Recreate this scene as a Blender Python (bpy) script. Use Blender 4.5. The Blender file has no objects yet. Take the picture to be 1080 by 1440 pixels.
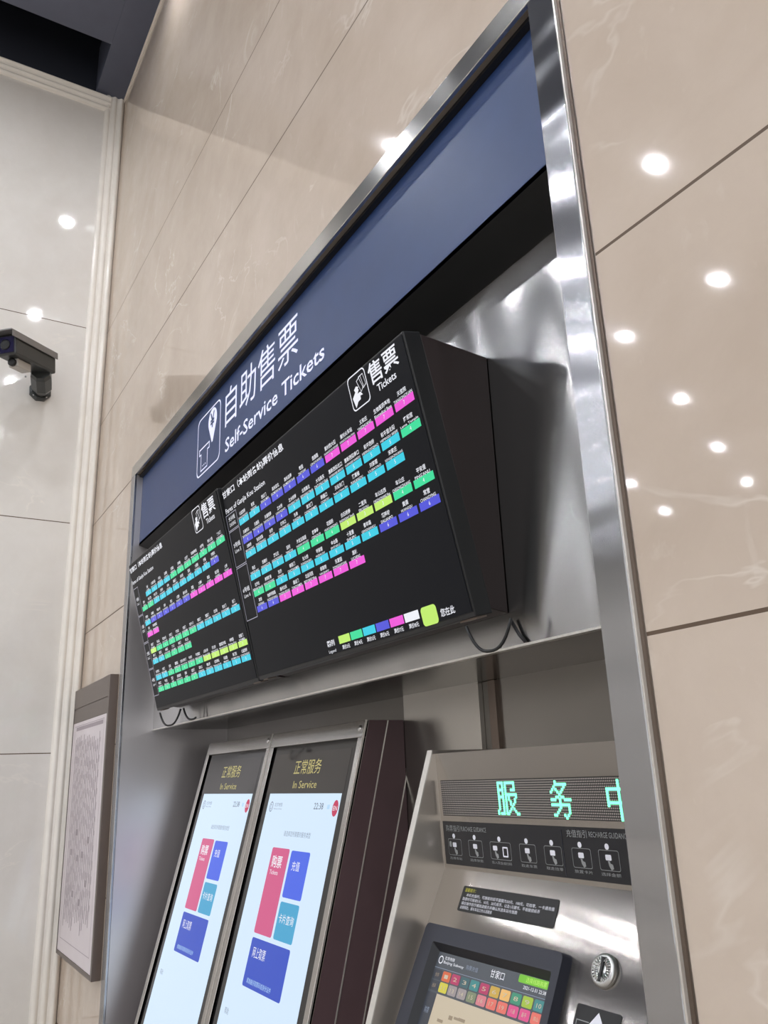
import bpy, bmesh, math, random
from mathutils import Vector, Matrix

# ------------------------------------------------------------------ setup
SC = bpy.context.scene
COL = SC.collection
U = 1.1            # metres per survey unit
EYE = 1.6          # camera height above the floor
FLOOR = -EYE / U   # floor height in survey units
CEIL = 4.89        # underside of the ceiling beams, survey units
XL = -5.157        # left wall


def W(x, y, z):
    return Vector((x * U, y * U, z * U + EYE))


# camera
cam_d = bpy.data.cameras.new('camera')
cam = bpy.data.objects.new('camera', cam_d)
COL.objects.link(cam)
SC.camera = cam
R = Matrix(((0.510523336685646, 0.8590632238949, -0.03709851817331007),
            (0.28062132465983936, -0.1256746173975085, 0.9515553387418659),
            (0.8127838549365455, -0.4962018418882489, -0.3052312848664069)))
mw = R.transposed().to_4x4()
mw.translation = W(0, -1, 0)
cam.matrix_world = mw
cam_d.sensor_fit = 'VERTICAL'
cam_d.sensor_height = 36.0
cam_d.lens = 1153.885706 / 1440 * 36.0
cam_d.clip_start = 0.02

# world: soft light that comes in from the open end of the hall
wd = bpy.data.worlds.new('hall_light')
SC.world = wd
wd.use_nodes = True
bg = wd.node_tree.nodes['Background']
bg.inputs[0].default_value = (0.97, 0.99, 1.0, 1)
bg.inputs[1].default_value = 1.5

LAMP = 900.0        # brightness of the downlight lenses
SC.view_settings.view_transform = 'Standard'
SC.view_settings.look = 'None'
SC.view_settings.gamma = 1
SC.view_settings.exposure = 0.0
SC.view_settings.use_curve_mapping = False
try:
    SC.cycles.use_denoising = True
    SC.cycles.max_bounces = 8
    SC.cycles.caustics_reflective = False
    SC.cycles.caustics_refractive = False
    SC.cycles.sample_clamp_indirect = 6
except Exception:
    pass


# ------------------------------------------------------------------ materials
def lin(c):
    return tuple(((v / 255 / 12.92) if v / 255 <= 0.04045 else ((v / 255 + 0.055) / 1.055) ** 2.4) for v in c)


class NT:
    def __init__(s, name):
        s.m = bpy.data.materials.new(name)
        s.m.use_nodes = True
        s.t = s.m.node_tree
        s.b = s.t.nodes['Principled BSDF']

    def n(s, typ, **kw):
        nd = s.t.nodes.new(typ)
        for k, v in kw.items():
            setattr(nd, k, v)
        return nd

    def l(s, a, b):
        s.t.links.new(a, b)

    def math(s, op, a, b=None, c=None):
        nd = s.n('ShaderNodeMath', operation=op)
        for i, v in enumerate((a, b, c)):
            if v is None:
                continue
            if isinstance(v, (int, float)):
                nd.inputs[i].default_value = v
            else:
                s.l(v, nd.inputs[i])
        return nd.outputs[0]

    def mix(s, f, a, b):
        nd = s.n('ShaderNodeMix', data_type='RGBA')
        for i, v in ((0, f), (6, a), (7, b)):
            if isinstance(v, (int, float)):
                nd.inputs[i].default_value = v
            elif isinstance(v, tuple):
                nd.inputs[i].default_value = (*v[:3], 1)
            else:
                s.l(v, nd.inputs[i])
        return nd.outputs[2]

    def pos(s, scale=(1, 1, 1)):
        g = s.n('ShaderNodeNewGeometry')
        mp = s.n('ShaderNodeMapping')
        mp.inputs['Scale'].default_value = scale
        s.l(g.outputs['Position'], mp.inputs['Vector'])
        return mp.outputs[0]

    def noise(s, vec, scale, detail=4, rough=0.5, dist=0.0):
        nd = s.n('ShaderNodeTexNoise')
        nd.inputs['Scale'].default_value = scale
        nd.inputs['Detail'].default_value = detail
        nd.inputs['Roughness'].default_value = rough
        nd.inputs['Distortion'].default_value = dist
        s.l(vec, nd.inputs['Vector'])
        return nd.outputs[0]

    def bump(s, h, strength, dist=0.01):
        nd = s.n('ShaderNodeBump')
        nd.inputs['Strength'].default_value = strength
        nd.inputs['Distance'].default_value = dist
        s.l(h, nd.inputs['Height'])
        s.l(nd.outputs[0], s.b.inputs['Normal'])


def plain(name, rgb, rough=0.5, metal=0.0, spec=0.5, coat=0.0, var=0.06):
    k = NT(name)
    c = lin(rgb)
    nz = k.noise(k.pos(), 9, 4)
    d = tuple(v * (1 - var * 2) for v in c)
    e = tuple(min(1, v * (1 + var)) for v in c)
    k.l(k.mix(nz, d, e), k.b.inputs['Base Color'])
    k.b.inputs['Roughness'].default_value = rough
    k.b.inputs['Metallic'].default_value = metal
    k.b.inputs['Specular IOR Level'].default_value = spec
    k.b.inputs['Coat Weight'].default_value = coat
    return k.m


def emit(name, rgb, strength=1.0, rough=0.25):
    """a lit pixel area of a screen, or a lamp lens"""
    k = NT(name)
    k.b.inputs['Base Color'].default_value = (0.01, 0.01, 0.01, 1)
    k.b.inputs['Roughness'].default_value = rough
    k.b.inputs['Emission Color'].default_value = (*lin(rgb), 1)
    k.b.inputs['Emission Strength'].default_value = strength
    return k.m


def steel(name, rgb=(196, 194, 190), rough=0.3, aniso=0.8, tangent=(1, 0, 0), wave=0.0, wscale=(1, 1, 1), grain=0.04):
    k = NT(name)
    c = lin(rgb)
    # faint tonal streaks along the brushing, no finer than the sheet shows
    st = (14, 14, 0.8) if tangent[0] else (0.8, 14, 14)
    fine = k.noise(k.pos(st), 1.0, 2)
    d = tuple(v * (1 - grain) for v in c)
    k.l(k.mix(fine, d, c), k.b.inputs['Base Color'])
    k.b.inputs['Metallic'].default_value = 1
    k.b.inputs['Anisotropic'].default_value = aniso
    k.b.inputs['Roughness'].default_value = rough
    cx = k.n('ShaderNodeCombineXYZ')
    for i in range(3):
        cx.inputs[i].default_value = tangent[i]
    k.l(cx.outputs[0], k.b.inputs['Tangent'])
    if wave:
        k.bump(k.noise(k.pos(wscale), 1.0, 0), wave, 0.05)
    return k.m


def marble(name, seam_z0, seam_period, gap=0.007, base=(207, 192, 178), dark=(195, 179, 164), vein=(224, 214, 204), zmax=3.2):
    k = NT(name)
    p = k.pos()
    big = k.noise(p, 1.3, 6, 0.6, 0.6)
    mid = k.noise(p, 5.0, 8, 0.65, 0.3)
    f = k.math('ADD', k.math('MULTIPLY', big, 0.6), k.math('MULTIPLY', mid, 0.4))
    r = k.n('ShaderNodeMapRange')
    r.inputs['From Min'].default_value = 0.38
    r.inputs['From Max'].default_value = 0.62
    k.l(f, r.inputs['Value'])
    col = k.mix(r.outputs[0], lin(dark), lin(base))
    # light veins: thin ridges of a warped noise, broken up by a second noise
    v1 = k.noise(k.pos((0.9, 0.9, 1.5)), 1.15, 5, 0.55, 1.2)
    ridge = k.math('ABSOLUTE', k.math('SUBTRACT', v1, 0.5))
    vr = k.n('ShaderNodeMapRange')
    vr.inputs['From Min'].default_value = 0.0
    vr.inputs['From Max'].default_value = 0.012
    vr.inputs['To Min'].default_value = 1.0
    vr.inputs['To Max'].default_value = 0.0
    k.l(ridge, vr.inputs['Value'])
    brk = k.n('ShaderNodeMapRange')
    brk.inputs['From Min'].default_value = 0.5
    brk.inputs['From Max'].default_value = 0.62
    k.l(k.noise(p, 2.1, 3), brk.inputs['Value'])
    col = k.mix(k.math('MULTIPLY', k.math('MULTIPLY', vr.outputs[0], brk.outputs[0]), 0.62), col, lin(vein))
    # fine flecks
    fl = k.n('ShaderNodeMapRange')
    fl.inputs['From Min'].default_value = 0.62
    fl.inputs['From Max'].default_value = 0.72
    k.l(k.noise(k.pos((1, 1, 0.5)), 16, 4, 0.6, 0.5), fl.inputs['Value'])
    col = k.mix(k.math('MULTIPLY', fl.outputs[0], 0.2), col, lin(vein))
    g = k.n('ShaderNodeNewGeometry')
    sx = k.n('ShaderNodeSeparateXYZ')
    k.l(g.outputs['Position'], sx.inputs[0])
    z0 = seam_z0 * U + EYE - gap / 2
    per = seam_period * U
    fr = k.math('FRACT', k.math('DIVIDE', k.math('ADD', k.math('SUBTRACT', sx.outputs[2], z0), 40 * per), per))
    seam = k.math('LESS_THAN', fr, gap / per)
    seam = k.math('MULTIPLY', seam, k.math('LESS_THAN', sx.outputs[2], zmax * U + EYE))
    col = k.mix(seam, col, lin((92, 74, 58)))
    k.l(col, k.b.inputs['Base Color'])
    k.l(k.math('ADD', k.math('MULTIPLY', seam, 0.6), 0.045), k.b.inputs['Roughness'])
    k.b.inputs['Specular IOR Level'].default_value = 0.5
    k.bump(k.math('SUBTRACT', 1.0, seam), 0.6, 0.004)
    return k.m


M = {}
M['tile'] = marble('beige_marble_tile', 0.192, 0.684)
M['slab'] = marble('beige_marble_slab', 0.19, 1.372, gap=0.006, base=(218, 214, 209), dark=(211, 206, 200), vein=(226, 220, 212))
M['mould'] = plain('cream_stone_moulding', (230, 224, 216), 0.22, var=0.05)
M['floor'] = plain('polished_floor_stone', (176, 168, 158), 0.18, var=0.08)
M['ceil'] = plain('dark_ceiling_void', (26, 30, 42), 0.8)
M['beam'] = plain('slate_grey_ceiling_beam', (84, 88, 104), 0.55)
M['steel_h'] = steel('brushed_steel_streaked_across', (176, 176, 179), 0.2, 1.0, (1, 0, 0), 0.2, (0.05, 0.05, 8))
M['steel_rail'] = steel('brushed_steel_rail', (190, 188, 184), 0.22, 0.9, (0, 0, 1), 0.10, (4, 1, 1))
M['steel_panel'] = steel('wavy_steel_panel', (180, 179, 178), 0.2, 1.0, (0, 0, 1), 0.30, (3.4, 1, 1.2))
M['steel_low'] = steel('satin_steel_panel', (186, 182, 176), 0.28, 0.4, (0, 0, 1))
M['steel_dark'] = steel('dark_satin_steel', (120, 116, 112), 0.30, 0.5, (0, 0, 1))
M['steel_side'] = steel('satin_steel_side_wall', (212, 207, 208), 0.32, 0.0, (0, 0, 1))
M['steel_side'].node_tree.nodes['Principled BSDF'].inputs['Metallic'].default_value = 0.75
M['steel_far'] = steel('grey_satin_steel_panel', (146, 142, 138), 0.28, 0.4, (0, 0, 1))
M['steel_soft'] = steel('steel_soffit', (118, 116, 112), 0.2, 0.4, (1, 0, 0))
M['avm_steel'] = steel('recharge_machine_steel', (166, 161, 156), 0.14, 1.0, (1, 0, 0), 0.06, (0.8, 2, 2.4))
M['bezel'] = steel('ticket_machine_bezel_steel', (196, 192, 188), 0.24, 1.0, (1, 0, 0))
M['satin_chrome'] = plain('satin_chrome', (205, 205, 203), 0.28, 1.0)
M['chrome'] = plain('chrome', (225, 225, 225), 0.12, 1.0)
M['edge'] = plain('bright_steel_edge', (226, 222, 216), 0.3, 0.6)
M['bronze'] = plain('dark_bronze_steel', (120, 108, 100), 0.35, 1.0)
M['navy'] = plain('navy_sign_panel', (44, 66, 112), 0.4, 0.0, 0.4)
M['white_vinyl'] = plain('white_vinyl_lettering', (236, 236, 246), 0.45, var=0.01)
M['black'] = plain('black_plastic', (18, 18, 20), 0.45)
M['soffit'] = plain('black_soffit', (40, 41, 42), 0.4)
M['maroon'] = plain('dark_maroon_coated_steel', (104, 82, 86), 0.4, 0.0, 0.5)
M['maroon_dark'] = plain('dark_brown_display_housing', (46, 37, 37), 0.45, 0.0, 0.35)
M['glass'] = plain('black_glass', (20, 19, 20), 0.08, 0.0, 0.6)
M['status_glass'] = plain('smoked_glass_status_window', (50, 45, 43), 0.10, 0.0, 0.6)
M['notice_frame'] = plain('taupe_metal_frame', (112, 101, 96), 0.35, 0.5)
M['paper'] = plain('pale_printed_sheet', (222, 213, 218), 0.3, var=0.03)
M['ink'] = plain('grey_mauve_print', (166, 154, 162), 0.4)
M['ink_pale'] = plain('pale_mauve_print', (190, 179, 186), 0.4)
M['cctv'] = plain('charcoal_camera_metal', (66, 68, 68), 0.32, 0.3)
M['cctv_hood'] = plain('grey_sunshield_metal', (132, 130, 130), 0.35, 0.4)
M['cctv_pale'] = plain('pale_grey_plastic', (176, 172, 166), 0.4)
M['lens'] = plain('violet_coated_window', (26, 22, 58), 0.08, 0.0, 0.8)
M['screw'] = plain('zinc_screw', (190, 190, 190), 0.3, 1.0)
M['lcd'] = emit('lcd_black', (15, 16, 21), 1.0, 0.3)
M['lcd'].node_tree.nodes['Principled BSDF'].inputs['Specular IOR Level'].default_value = 0.04
M['avm_black'] = plain('black_printed_strip', (22, 24, 32), 0.25)
M['avm_bezel'] = plain('dark_slate_bezel', (44, 46, 58), 0.5)
M['avm_bezel_in'] = plain('bezel_inner_slope', (26, 27, 33), 0.5)
M['grey_print'] = plain('grey_print', (150, 152, 152), 0.5)
M['yellow_print'] = plain('yellow_print', (205, 200, 60), 0.5)
M['led_board'] = plain('led_board', (26, 24, 24), 0.4)
M['led_off'] = plain('unlit_led', (176, 168, 164), 0.35)
M['led_on'] = emit('lit_green_led', (110, 255, 186), 2.4)
M['lamp'] = emit('downlight_lens', (247, 250, 255), LAMP)
M['lamp_rim'] = plain('white_lamp_rim', (210, 210, 210), 0.4)
EM = dict(cyan=(38, 202, 226), blue=(72, 76, 214), pink=(236, 78, 214), green=(44, 218, 152), lime=(190, 234, 104),
          white=(236, 238, 246), grey=(150, 150, 165), screen=(208, 229, 250), s_pink=(206, 82, 132), s_blue=(62, 96, 226),
          s_teal=(58, 160, 204), s_deep=(34, 72, 190), s_grey=(128, 140, 160), s_dark=(70, 78, 100), s_red=(190, 40, 84),
          s_pale=(178, 214, 244), amber=(186, 176, 112), t_bg=(62, 68, 76), t_cream=(196, 182, 158), t_green=(110, 190, 20),
          c1=(206, 96, 54), c2=(176, 42, 92), c3=(48, 88, 94), c4=(50, 128, 128), c5=(196, 160, 60), c6=(226, 176, 96),
          c7=(48, 138, 106), c8=(156, 186, 44), c9=(206, 120, 130), c10=(222, 106, 92), c11=(214, 70, 132), c12=(150, 140, 140),
          c13=(206, 196, 60), c14=(120, 130, 100), t_dk=(46, 50, 60), t_brown=(146, 130, 108))
for k_, v_ in EM.items():
    M['e_' + k_] = emit('lit_' + k_, v_)


# ------------------------------------------------------------------ mesh builder
class MB:
    """collects shapes (world coordinates) and links them as one mesh"""

    def __init__(s):
        s.v = []
        s.f = []
        s.mi = []
        s.mats = []
        s.smooth = []

    def slot(s, m):
        if m not in s.mats:
            s.mats.append(m)
        return s.mats.index(m)

    def add(s, vs, fs, m, smooth=False):
        o = len(s.v)
        s.v += [Vector(p) for p in vs]
        i = s.slot(m)
        for f in fs:
            s.f.append([o + j for j in f])
            s.mi.append(i)
            s.smooth.append(smooth)

    def hexa(s, p, m):
        s.add(p, [(0, 3, 2, 1), (4, 5, 6, 7), (0, 1, 5, 4), (1, 2, 6, 5), (2, 3, 7, 6), (3, 0, 4, 7)], m)

    def box(s, x0, x1, y0, y1, z0, z1, m):
        s.hexa([W(x0, y0, z0), W(x1, y0, z0), W(x1, y1, z0), W(x0, y1, z0),
                W(x0, y0, z1), W(x1, y0, z1), W(x1, y1, z1), W(x0, y1, z1)], m)

    def prism(s, yz, x0, x1, m):
        """polygon in y, z extruded along x"""
        n = len(yz)
        vs = [W(x0, *p) for p in yz] + [W(x1, *p) for p in yz]
        fs = [tuple(range(n)), tuple(range(2 * n - 1, n - 1, -1))]
        fs += [(i, i + n, (i + 1) % n + n, (i + 1) % n) for i in range(n)]
        s.add(vs, fs, m)

    def extr(s, pts, d, m):
        """polygon of world points extruded by vector d"""
        n = len(pts)
        pts = [Vector(p) for p in pts]
        vs = pts + [p + Vector(d) for p in pts]
        fs = [tuple(range(n)), tuple(range(2 * n - 1, n - 1, -1))]
        fs += [(i, i + n, (i + 1) % n + n, (i + 1) % n) for i in range(n)]
        s.add(vs, fs, m)

    def tube(s, pts, r, m, seg=8):
        pts = [Vector(p) for p in pts]
        rings = []
        for i, p in enumerate(pts):
            t = (pts[min(i + 1, len(pts) - 1)] - pts[max(i - 1, 0)]).normalized()
            a = t.cross(Vector((0.3, 0.2, 1))).normalized()
            b = t.cross(a)
            rings.append([p + (a * math.cos(2 * math.pi * k / seg) + b * math.sin(2 * math.pi * k / seg)) * r for k in range(seg)])
        vs = [q for ring in rings for q in ring]
        fs = []
        for i in range(len(pts) - 1):
            for k in range(seg):
                fs.append((i * seg + k, i * seg + (k + 1) % seg, (i + 1) * seg + (k + 1) % seg, (i + 1) * seg + k))
        fs.append(tuple(range(seg - 1, -1, -1)))
        fs.append(tuple((len(pts) - 1) * seg + k for k in range(seg)))
        s.add(vs, fs, m, True)

    def lathe(s, c, axis, prof, m, seg=24, smooth=True):
        """prof: list of (radius, height along axis)"""
        c = Vector(c)
        ax = Vector(axis).normalized()
        a = ax.cross(Vector((0.13, 0.31, 0.94))).normalized()
        b = ax.cross(a)
        vs = []
        for r, h in prof:
            for k in range(seg):
                t = 2 * math.pi * k / seg
                vs.append(c + ax * h + (a * math.cos(t) + b * math.sin(t)) * r)
        fs = []
        for i in range(len(prof) - 1):
            for k in range(seg):
                fs.append((i * seg + k, i * seg + (k + 1) % seg, (i + 1) * seg + (k + 1) % seg, (i + 1) * seg + k))
        fs.append(tuple(range(seg - 1, -1, -1)))
        fs.append(tuple((len(prof) - 1) * seg + k for k in range(seg)))
        s.add(vs, fs, m, smooth)

    def build(s, name, parent=None, origin=None, bevel=0.0, recalc=True):
        if parent is not None:
            origin = Vector(parent['_o']) if parent.get('_o') else Vector((0, 0, 0))
        origin = origin if origin is not None else Vector((0, 0, 0))
        me = bpy.data.meshes.new(name)
        me.from_pydata([p - origin for p in s.v], [], s.f)
        for m in s.mats:
            me.materials.append(m)
        me.polygons.foreach_set('material_index', s.mi)
        me.polygons.foreach_set('use_smooth', s.smooth)
        if recalc:
            bm = bmesh.new()
            bm.from_mesh(me)
            bmesh.ops.recalc_face_normals(bm, faces=bm.faces)
            bm.to_mesh(me)
            bm.free()
        me.update()
        o = bpy.data.objects.new(name, me)
        COL.objects.link(o)
        if parent is not None:
            o.parent = parent
        else:
            o.location = origin
        o['_o'] = tuple(origin)
        if bevel:
            md = o.modifiers.new('soft_edge', 'BEVEL')
            md.width = bevel
            md.segments = 2
            md.limit_method = 'ANGLE'
        return o


def tag(o, label, cat, group=None):
    o['label'] = label
    o['category'] = cat
    if group:
        o['group'] = group
    return o


def thing(name, label, cat, loc, group=None):
    o = bpy.data.objects.new(name, None)
    COL.objects.link(o)
    o.location = loc
    o.empty_display_size = 0.1
    o['_o'] = tuple(loc)
    return tag(o, label, cat, group)


def struct(mb, name, **kw):
    o = mb.build(name, **kw)
    o['kind'] = 'structure'
    return o


class Plane:
    """a flat face: a runs to the right, b runs down, c out of the face (survey units)"""

    def __init__(s, o, ex, ey):
        s.o = Vector(o)
        s.ex = Vector(ex).normalized()
        s.ey = Vector(ey).normalized()
        s.n = s.ey.cross(s.ex)

    def __call__(s, a, b, c=0.0):
        p = s.o + s.ex * a + s.ey * b + s.n * c
        return W(*p)

    def quad(s, mb, a0, b0, a1, b1, c, m):
        mb.add([s(a0, b0, c), s(a1, b0, c), s(a1, b1, c), s(a0, b1, c)], [(0, 3, 2, 1)], m)

    def poly(s, mb, pts, c, m):
        mb.add([s(a, b, c) for a, b in pts], [tuple(range(len(pts)))], m)

    def slab(s, mb, a0, b0, a1, b1, c0, c1, m):
        mb.hexa([s(a0, b0, c0), s(a1, b0, c0), s(a1, b1, c0), s(a0, b1, c0),
                 s(a0, b0, c1), s(a1, b0, c1), s(a1, b1, c1), s(a0, b1, c1)], m)

    def rpts(s, a0, b0, a1, b1, r, n=5):
        out = []
        for (ca, cb, t0) in ((a1 - r, b1 - r, 0), (a0 + r, b1 - r, 90), (a0 + r, b0 + r, 180), (a1 - r, b0 + r, 270)):
            for k in range(n + 1):
                t = math.radians(t0 + 90 * k / n)
                out.append((ca + r * math.cos(t), cb + r * math.sin(t)))
        return out

    def rslab(s, mb, a0, b0, a1, b1, r, c0, c1, m):
        pts = s.rpts(a0, b0, a1, b1, r)
        n = len(pts)
        vs = [s(a, b, c0) for a, b in pts] + [s(a, b, c1) for a, b in pts]
        fs = [tuple(range(n)), tuple(range(n, 2 * n))] + [(i, (i + 1) % n, (i + 1) % n + n, i + n) for i in range(n)]
        mb.add(vs, fs, m)

    def outline(s, mb, pts, t, c, m):
        """closed line of thickness t inside the polygon"""
        ca = sum(p[0] for p in pts) / len(pts)
        cb = sum(p[1] for p in pts) / len(pts)
        wa = max(abs(p[0] - ca) for p in pts)
        wb = max(abs(p[1] - cb) for p in pts)
        inn = [(ca + (a - ca) * (1 - t / wa), cb + (b - cb) * (1 - t / wb)) for a, b in pts]
        n = len(pts)
        mb.add([s(a, b, c) for a, b in pts] + [s(a, b, c) for a, b in inn],
               [(i, (i + 1) % n, (i + 1) % n + n, i + n) for i in range(n)], m)

    def disc(s, mb, a, b, r, c, m, seg=14, rb=None):
        rb = rb or r
        s.poly(mb, [(a + r * math.cos(2 * math.pi * k / seg), b + rb * math.sin(2 * math.pi * k / seg)) for k in range(seg)], c, m)

    def text(s, mb, txt, a0, b0, a1, b1, c, m, fit=True, align='L', bold=0.0):
        """lettering filling the box a0..a1, b0..b1; fit=False keeps the proportions"""
        vs, fs, (x0, y0, x1, y1) = glyphs(txt, bold)
        if not fs:
            return
        h = b1 - b0
        sy = h / (y1 - y0)
        sx = (a1 - a0) / (x1 - x0)
        off = 0
        if not fit:
            sx = min(sy, sx)
            rem = (a1 - a0) - sx * (x1 - x0)
            off = rem * {'L': 0, 'C': 0.5, 'R': 1}[align]
        mb.add([s(a0 + off + (x - x0) * sx, b1 - (y - y0) * sy, c) for x, y in vs], fs, m)


_gc = {}


def glyphs(txt, bold=0.0):
    key = (txt, bold)
    if key in _gc:
        return _gc[key]
    cu = bpy.data.curves.new('lettering', 'FONT')
    cu.body = txt
    cu.size = 1.0
    cu.resolution_u = 2
    cu.offset = bold
    cu.fill_mode = 'FRONT'
    ob = bpy.data.objects.new('lettering', cu)
    COL.objects.link(ob)
    dg = bpy.context.evaluated_depsgraph_get()
    ev = ob.evaluated_get(dg)
    me = ev.to_mesh()
    vs = [(v.co.x, v.co.y) for v in me.vertices]
    fs = [tuple(p.vertices) for p in me.polygons]
    ev.to_mesh_clear()
    bpy.data.objects.remove(ob)
    bpy.data.curves.remove(cu)
    if vs:
        bb = (min(p[0] for p in vs), min(p[1] for p in vs), max(p[0] for p in vs), max(p[1] for p in vs))
    else:
        bb = (0, 0, 1, 1)
    _gc[key] = (vs, fs, bb)
    return _gc[key]


# ------------------------------------------------------------------ the hall
FX0, FX1 = -4.176, -0.889       # outer edges of the steel frame
IX0, IX1 = -4.107, -0.957       # inner edges
FT, IT = 1.612, 1.547           # outer and inner top of the frame
D1, D2 = 0.145, 0.525           # depth of the upper and lower part of the alcove
LEDGE = 0.2525
AX1 = -0.885                    # the alcove reaches a little behind the right leg

b = MB()
b.box(XL, IX0 - 0.03, 0, 0.7, FLOOR, CEIL + 0.5, M['tile'])
b.box(AX1 + 0.01, 4.5, 0, 0.7, FLOOR, CEIL + 0.5, M['tile'])
b.box(IX0 - 0.03, AX1 + 0.01, 0, 0.7, FT - 0.02, CEIL + 0.5, M['tile'])
struct(b, 'wall_back')
WEND = -2.08                    # the left wall stops here and the hall opens out behind it
HX, HY = -16.0, -14.4           # far ends of the hall
b = MB()
b.box(XL - 0.3, XL, WEND, 0.7, FLOOR, CEIL, M['slab'])
b.box(XL - 0.3, XL, WEND, 0.7, CEIL, CEIL + 0.5, M['ceil'])
struct(b, 'wall_left')
b = MB()
b.box(HX - 0.3, HX, HY, WEND, FLOOR, CEIL + 0.5, M['slab'])
struct(b, 'wall_far')
b = MB()
b.box(HX, 4.5, HY - 0.3, HY, FLOOR, CEIL + 0.5, M['slab'])
struct(b, 'wall_front')
b = MB()
b.box(HX, 4.5, HY, 0.7, FLOOR - 0.1, FLOOR, M['floor'])
struct(b, 'floor')
b = MB()
b.box(HX, 4.5, HY, 0.7, CEIL + 0.5, CEIL + 0.6, M['ceil'])
struct(b, 'ceiling')

# ceiling beams: one along the main wall, the rest running away from it
b = MB()
b.box(XL, 4.5, -0.21, -0.012, CEIL, CEIL + 0.42, M['beam'])
struct(b, 'trim_1', bevel=0.004)
b = MB()
b.box(XL, 4.5, -0.012, 0.0, CEIL - 0.006, CEIL + 0.4, M['mould'])
struct(b, 'trim_2')
n = 3
x = XL + 0.48 - 12 * 0.9
while x < 4.2:
    b = MB()
    b.box(x, x + 0.38, HY, -0.21 if x > XL else WEND, CEIL, CEIL + 0.36, M['beam'])
    struct(b, 'trim_%d' % n)
    n += 1
    x += 0.9

# ribbed stone moulding on the left wall: down the corner and along the top


def ribs(w, nr, depth):
    """profile across the moulding: (distance from its outer edge, height off the wall)"""
    pr = [(0, 0)]
    for i in range(nr):
        a0 = w * i / nr
        a1 = w * (i + 1) / nr
        for k in range(1, 8):
            t = k / 8
            pr.append((a0 + (a1 - a0) * t, depth * (0.35 + 0.65 * math.sin(math.pi * t)) * (1 + 0.25 * i)))
    pr.append((w, depth * 0.5))
    pr.append((w, 0))
    return pr


b = MB()
pr = ribs(0.135, 3, 0.022)
b.extr([W(XL + h, -0.138 + a, FLOOR) for a, h in pr], W(0, 0, CEIL) - W(0, 0, FLOOR), M['mould'])
struct(b, 'trim_%d' % n)
b = MB()
pr = ribs(0.135, 3, 0.024)
b.extr([W(XL + h, -0.1, CEIL - 0.14 + a) for a, h in pr], W(0, WEND + 0.1, 0) - W(0, 0, 0), M['mould'])
struct(b, 'trim_%d' % (n + 1))

# lining of the alcove
b = MB()
b.box(IX0, AX1, D1, D1 + 0.012, LEDGE, IT, M['steel_panel'])
o = struct(b, 'wall_alcove_upper')
b = MB()
b.box(IX0, AX1, D1 + 0.012, D2, LEDGE, LEDGE + 0.02, M['steel_soft'])
struct(b, 'ceiling_alcove')
b = MB()
b.box(IX0, AX1, D1 - 0.003, D1 + 0.014, LEDGE - 0.005, LEDGE, M['edge'])
struct(b, 'trim_%d' % (n + 2))
b = MB()
b.box(IX0 - 0.03, IX0, 0.0, 0.7, FLOOR, IT, M['steel_side'])
struct(b, 'wall_alcove_left')
b = MB()
b.box(AX1, AX1 + 0.01, 0.0, 0.7, FLOOR, IT, M['steel_low'])
struct(b, 'wall_alcove_right')
b = MB()
b.prism([(0.03, 1.166), (D1, 1.131), (D1, 1.15), (0.03, 1.18)], IX0, AX1, M['soffit'])
struct(b, 'ceiling_sign_soffit')
b = MB()
b.box(IX0, -2.392, D2, D2 + 0.02, FLOOR, LEDGE + 0.02, M['steel_dark'])
struct(b, 'wall_alcove_lower')
b = MB()
b.box(-2.388, -1.972, D2 - 0.02, D2 + 0.02, FLOOR, LEDGE, M['steel_low'])
struct(b, 'wall_alcove_centre')
b = MB()
b.box(-1.903, AX1, D2, D2 + 0.02, FLOOR, LEDGE, M['steel_far'])
struct(b, 'wall_alcove_far')
b = MB()
b.box(-1.972, -1.943, D2 - 0.004, D2 + 0.02, FLOOR, LEDGE, M['steel_dark'])
b.box(-1.938, -1.903, D2 - 0.012, D2 + 0.02, FLOOR, LEDGE, M['bronze'])
struct(b, 'trim_%d' % (n + 3), bevel=0.002)

# downlights
rows = [(-0.11, [-3.54, -1.77, 0.0, 1.77]), (-2.05, [-4.57, -5.87, -7.77, -9.67, -11.57, -2.7, -0.9, 1.0]),
        (-4.1, [-3.68 + 1.9 * k for k in range(-5, 4)]), (-6.07, [-4.58, -2.7, -0.8, 1.1] + [-5.91 - 1.9 * k for k in range(5)]),
        (-8.12, [-6.8 + 1.9 * k for k in range(-4, 5)]), (-10.17, [-7.78 + 1.9 * k for k in range(-3, 5)]), (-12.13, [-8.7 + 1.9 * k for k in range(-3, 5)])]
proto = None
for y, xs_ in rows:
    for lx in xs_:
        p = W(lx, y, CEIL)
        if proto is None:
            proto = thing('downlight', 'round white ceiling downlight', 'light', p, 'ceiling downlights of the hall')
            b = MB()
            b.lathe(p, (0, 0, -1), [(0.062, 0.0), (0.063, 0.016), (0.078, 0.017), (0.080, 0.0)], M['lamp_rim'], 16)
            b.build('rim', proto)
            b = MB()
            b.lathe(p, (0, 0, -1), [(0.0615, 0.0), (0.0615, 0.004)], M['lamp'], 12)
            b.build('lens', proto)
            kids = list(proto.children)
        else:
            r_ = proto.copy()
            COL.objects.link(r_)
            r_.location = p
            for c_ in kids:
                d_ = c_.copy()
                COL.objects.link(d_)
                d_.parent = r_

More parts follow.
